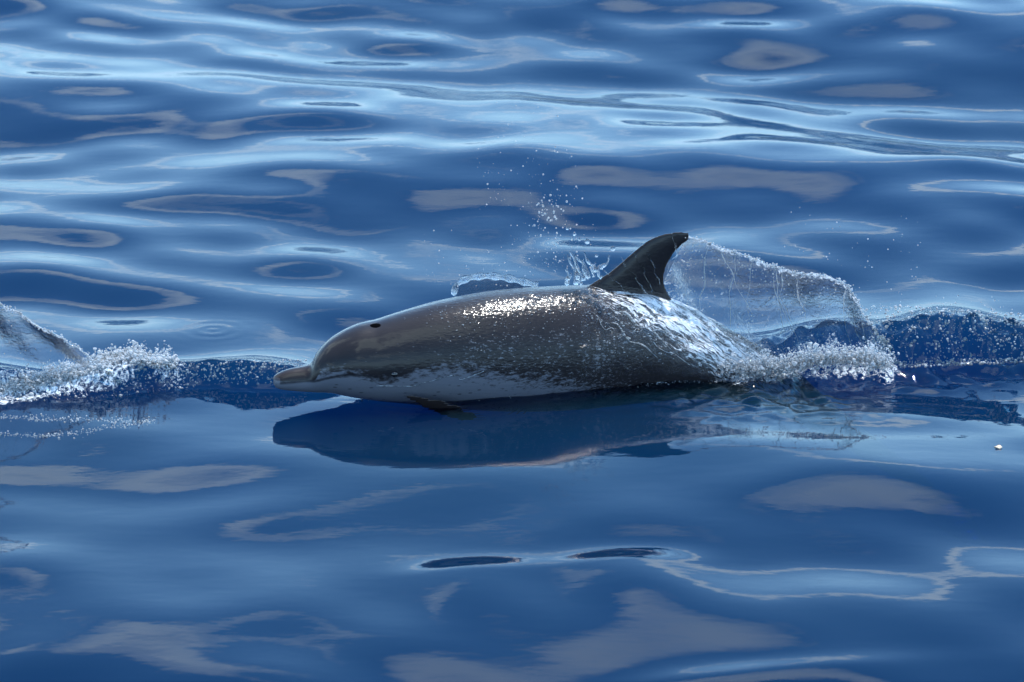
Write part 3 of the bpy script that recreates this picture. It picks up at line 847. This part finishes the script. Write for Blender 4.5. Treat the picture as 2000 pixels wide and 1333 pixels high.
FOAM_R = [(1400, 728), (1470, 726), (1530, 718), (1580, 708), (1630, 702), (1690, 704), (1735, 716)]
def aerate():
    n = len(SEA.data.vertices); co = np.empty(n*3, np.float32); SEA.data.vertices.foreach_get('co', co); co = co.reshape(-1, 3)
    val = np.zeros(n, np.float32)
    for path, dy, sg in ((FOAM_L, 0, .05), ([(a, b + 26) for a, b in FOAM_L[:-2]], 0, .035), (FOAM_R, 12, .05), ([(1250, 742), (1400, 742), (1550, 738), (1700, 728)], 0, .03)):
        A = curve(path, 70); Q = on_sea(A[:, 0], A[:, 1] + dy)
        box = (co[:, 0] > Q[:, 0].min() - .2) & (co[:, 0] < Q[:, 0].max() + .2) & (co[:, 1] > Q[:, 1].min() - .2) & (co[:, 1] < Q[:, 1].max() + .2)
        ii = np.nonzero(box)[0]; d2 = np.full(len(ii), 9.0)
        for q in Q: d2 = np.minimum(d2, (co[ii, 0] - q[0])**2 + (co[ii, 1] - q[1])**2)
        val[ii] = np.maximum(val[ii], np.exp(-d2/sg**2))
    a_ = SEA.data.attributes.new('aerated', 'FLOAT', 'POINT'); a_.data.foreach_set('value', val)
aerate()
foam_clump('foam', 'fine line of bubbles along the waterline of the dolphin\'s belly', [(690, 778), (850, 782), (950, 777), (1050, 766), (1150, 752), (1300, 747), (1450, 739)], 650, 2.5, .0004, .0017, .001)
foam_clump('foam', 'white foam crest tumbling ahead of the dolphin\'s beak', [(-200, 775), (0, 762), (60, 752), (110, 738), (170, 722), (210, 704), (250, 698), (300, 706), (335, 712)], 9000, 9, .0009, .0048, .011)
foam_clump('foam', 'white foam churned up where the dolphin\'s tail enters the water', [(1400, 728), (1470, 726), (1530, 718), (1580, 708), (1630, 702), (1690, 704), (1735, 716)], 9000, 9, .0006, .0034, .015, lambda px: float(ridge_right_y((px - 1000)/720.0)) - .01)
foam_clump('foam', 'thin line of bubbles curling over the calm water ahead of the dolphin', [(-100, 835), (0, 848), (80, 852), (160, 846), (230, 832), (295, 822), (240, 822), (120, 820), (0, 815)], 900, 3, .0006, .0024, .002)

def face_bubbles(name, label, region, n, rr):
    q = np.array([region(RNG.random(), RNG.random()) for _ in range(n)])
    P = on_sea(q[:, 0], q[:, 1]); P[:, 2] += .001
    o = blobs(name, P, rr*(.35 + RNG.random(n)**2.5), MAT_FOAM, 1, RNG.uniform(.7, 1.4, (n, 3)), .6); tag(o, label)
def reg_left(u, w):
    px = -60 + 660*u; top = np.interp(px, [-60, 100, 200, 330, 600], [765, 738, 712, 712, 702]); bot = np.interp(px, [-60, 200, 400, 600], [790, 778, 754, 748])
    return px, top + (bot - top)*w**1.2
def reg_right(u, w):
    px = 1690 + 330*u; top = np.interp(px, [1690, 1760, 2020], [600, 598, 616]); bot = np.interp(px, [1690, 2020], [722, 708])
    w = w**1.5 if RNG.random() < .6 else .9 + .1*w
    return px, top + (bot - top)*w
face_bubbles('bubbles', 'bright bubbles on the dark wave face ahead of the dolphin\'s beak', reg_left, 1300, .0026)
face_bubbles('bubbles', 'bright bubbles strewn over the dark wake wave behind the dolphin', reg_right, 1300, .0032)

def spray():
    C = []; R = []
    def pt(px, py, y, r): C.append(on_y(px, py, y)); R.append(r)
    # around the trailing sheet
    nv, nu, _ = PR.shape
    for i in range(900):
        j = min(nv - 1, int(abs(RNG.normal(0, .35))*nv)); k = RNG.integers(0, nu)
        C.append(PR[j, k] + RNG.normal(0, .006, 3) - np.array([0, .01, 0])); R.append(.0006 + .0022*RNG.random()**3)
    for i in range(420):                                  # bead chain along the sheet's upper rim
        k = RNG.integers(0, nu); C.append(PR[0, k] + RNG.normal(0, .003, 3)); R.append(.001 + .0028*RNG.random()**2)
    nv, nu, _ = PL.shape
    for i in range(380):
        k = RNG.integers(int(nu*.25), nu); C.append(PL[0, k] + RNG.normal(0, .003, 3)); R.append(.001 + .003*RNG.random()**2)
    for i in range(420):
        C.append(PL[RNG.integers(0, nv), RNG.integers(0, nu)] + RNG.normal(0, .006, 3)); R.append(.0006 + .0016*RNG.random()**3)
    # loose drops thrown up before the fin
    for i in range(280):
        t = RNG.random()**.8; px = RNG.normal(1090 - 25*t, 18 + 45*t); py = 545 - 330*t*RNG.random() - RNG.random()*30
        pt(px, py, dol_y(1100) + RNG.normal(0, .08), .0006 + .0022*RNG.random()**3)
    for i in range(60): pt(RNG.normal(1072, 14), RNG.normal(408, 22), dol_y(1100), .001 + .003*RNG.random()**2)
    for i in range(90): pt(RNG.uniform(820, 1060), 560 - abs(RNG.normal(0, 40)), dol_y(900) + .08, .0006 + .0015*RNG.random()**2)
    for i in range(70): pt(RNG.uniform(1480, 1800), RNG.normal(500, 50), dol_y(1500), .0007 + .0016*RNG.random()**2)
    for i in range(60): pt(RNG.uniform(930, 1060), RNG.uniform(150, 420), dol_y(1000) + .1, .0005 + .0009*RNG.random())
    for i in range(120): pt(RNG.uniform(1660, 1990), RNG.normal(612, 18), dol_y(1740) + .15, .001 + .002*RNG.random()**2)
    o = blobs('spray_droplets', np.array(C), np.array(R), MAT_RUN, 1, None, .15)
    tag(o, 'scattered droplets of spray hanging in the air around the splashes')
spray()

# a scrap floating on the calm water
def scrap():
    c = on_z(1948, 891); z = float(sea(c[0], c[1]))
    bm = bmesh.new(); n = 10; rings = []
    for lvl, sc_ in ((0, .8), (.0022, 1.0), (.0045, .7)):
        rings.append([(c[0] + sc_*(.009 + .003*math.sin(3*a + 1))*math.cos(a), c[1] + sc_*(.011 + .003*math.cos(2*a))*math.sin(a), z + lvl + .002*math.sin(2*a)) for a in np.linspace(0, 2*math.pi, n, endpoint=False)])
    vf = loft(rings)
    o = mesh_obj('floating_scrap', vf[0], vf[1], simple_mat('scrap_tan', (.62, .50, .36), .6, 0))
    tag(o, 'tiny pale tan scrap floating on the calm blue water', 'debris')
scrap()
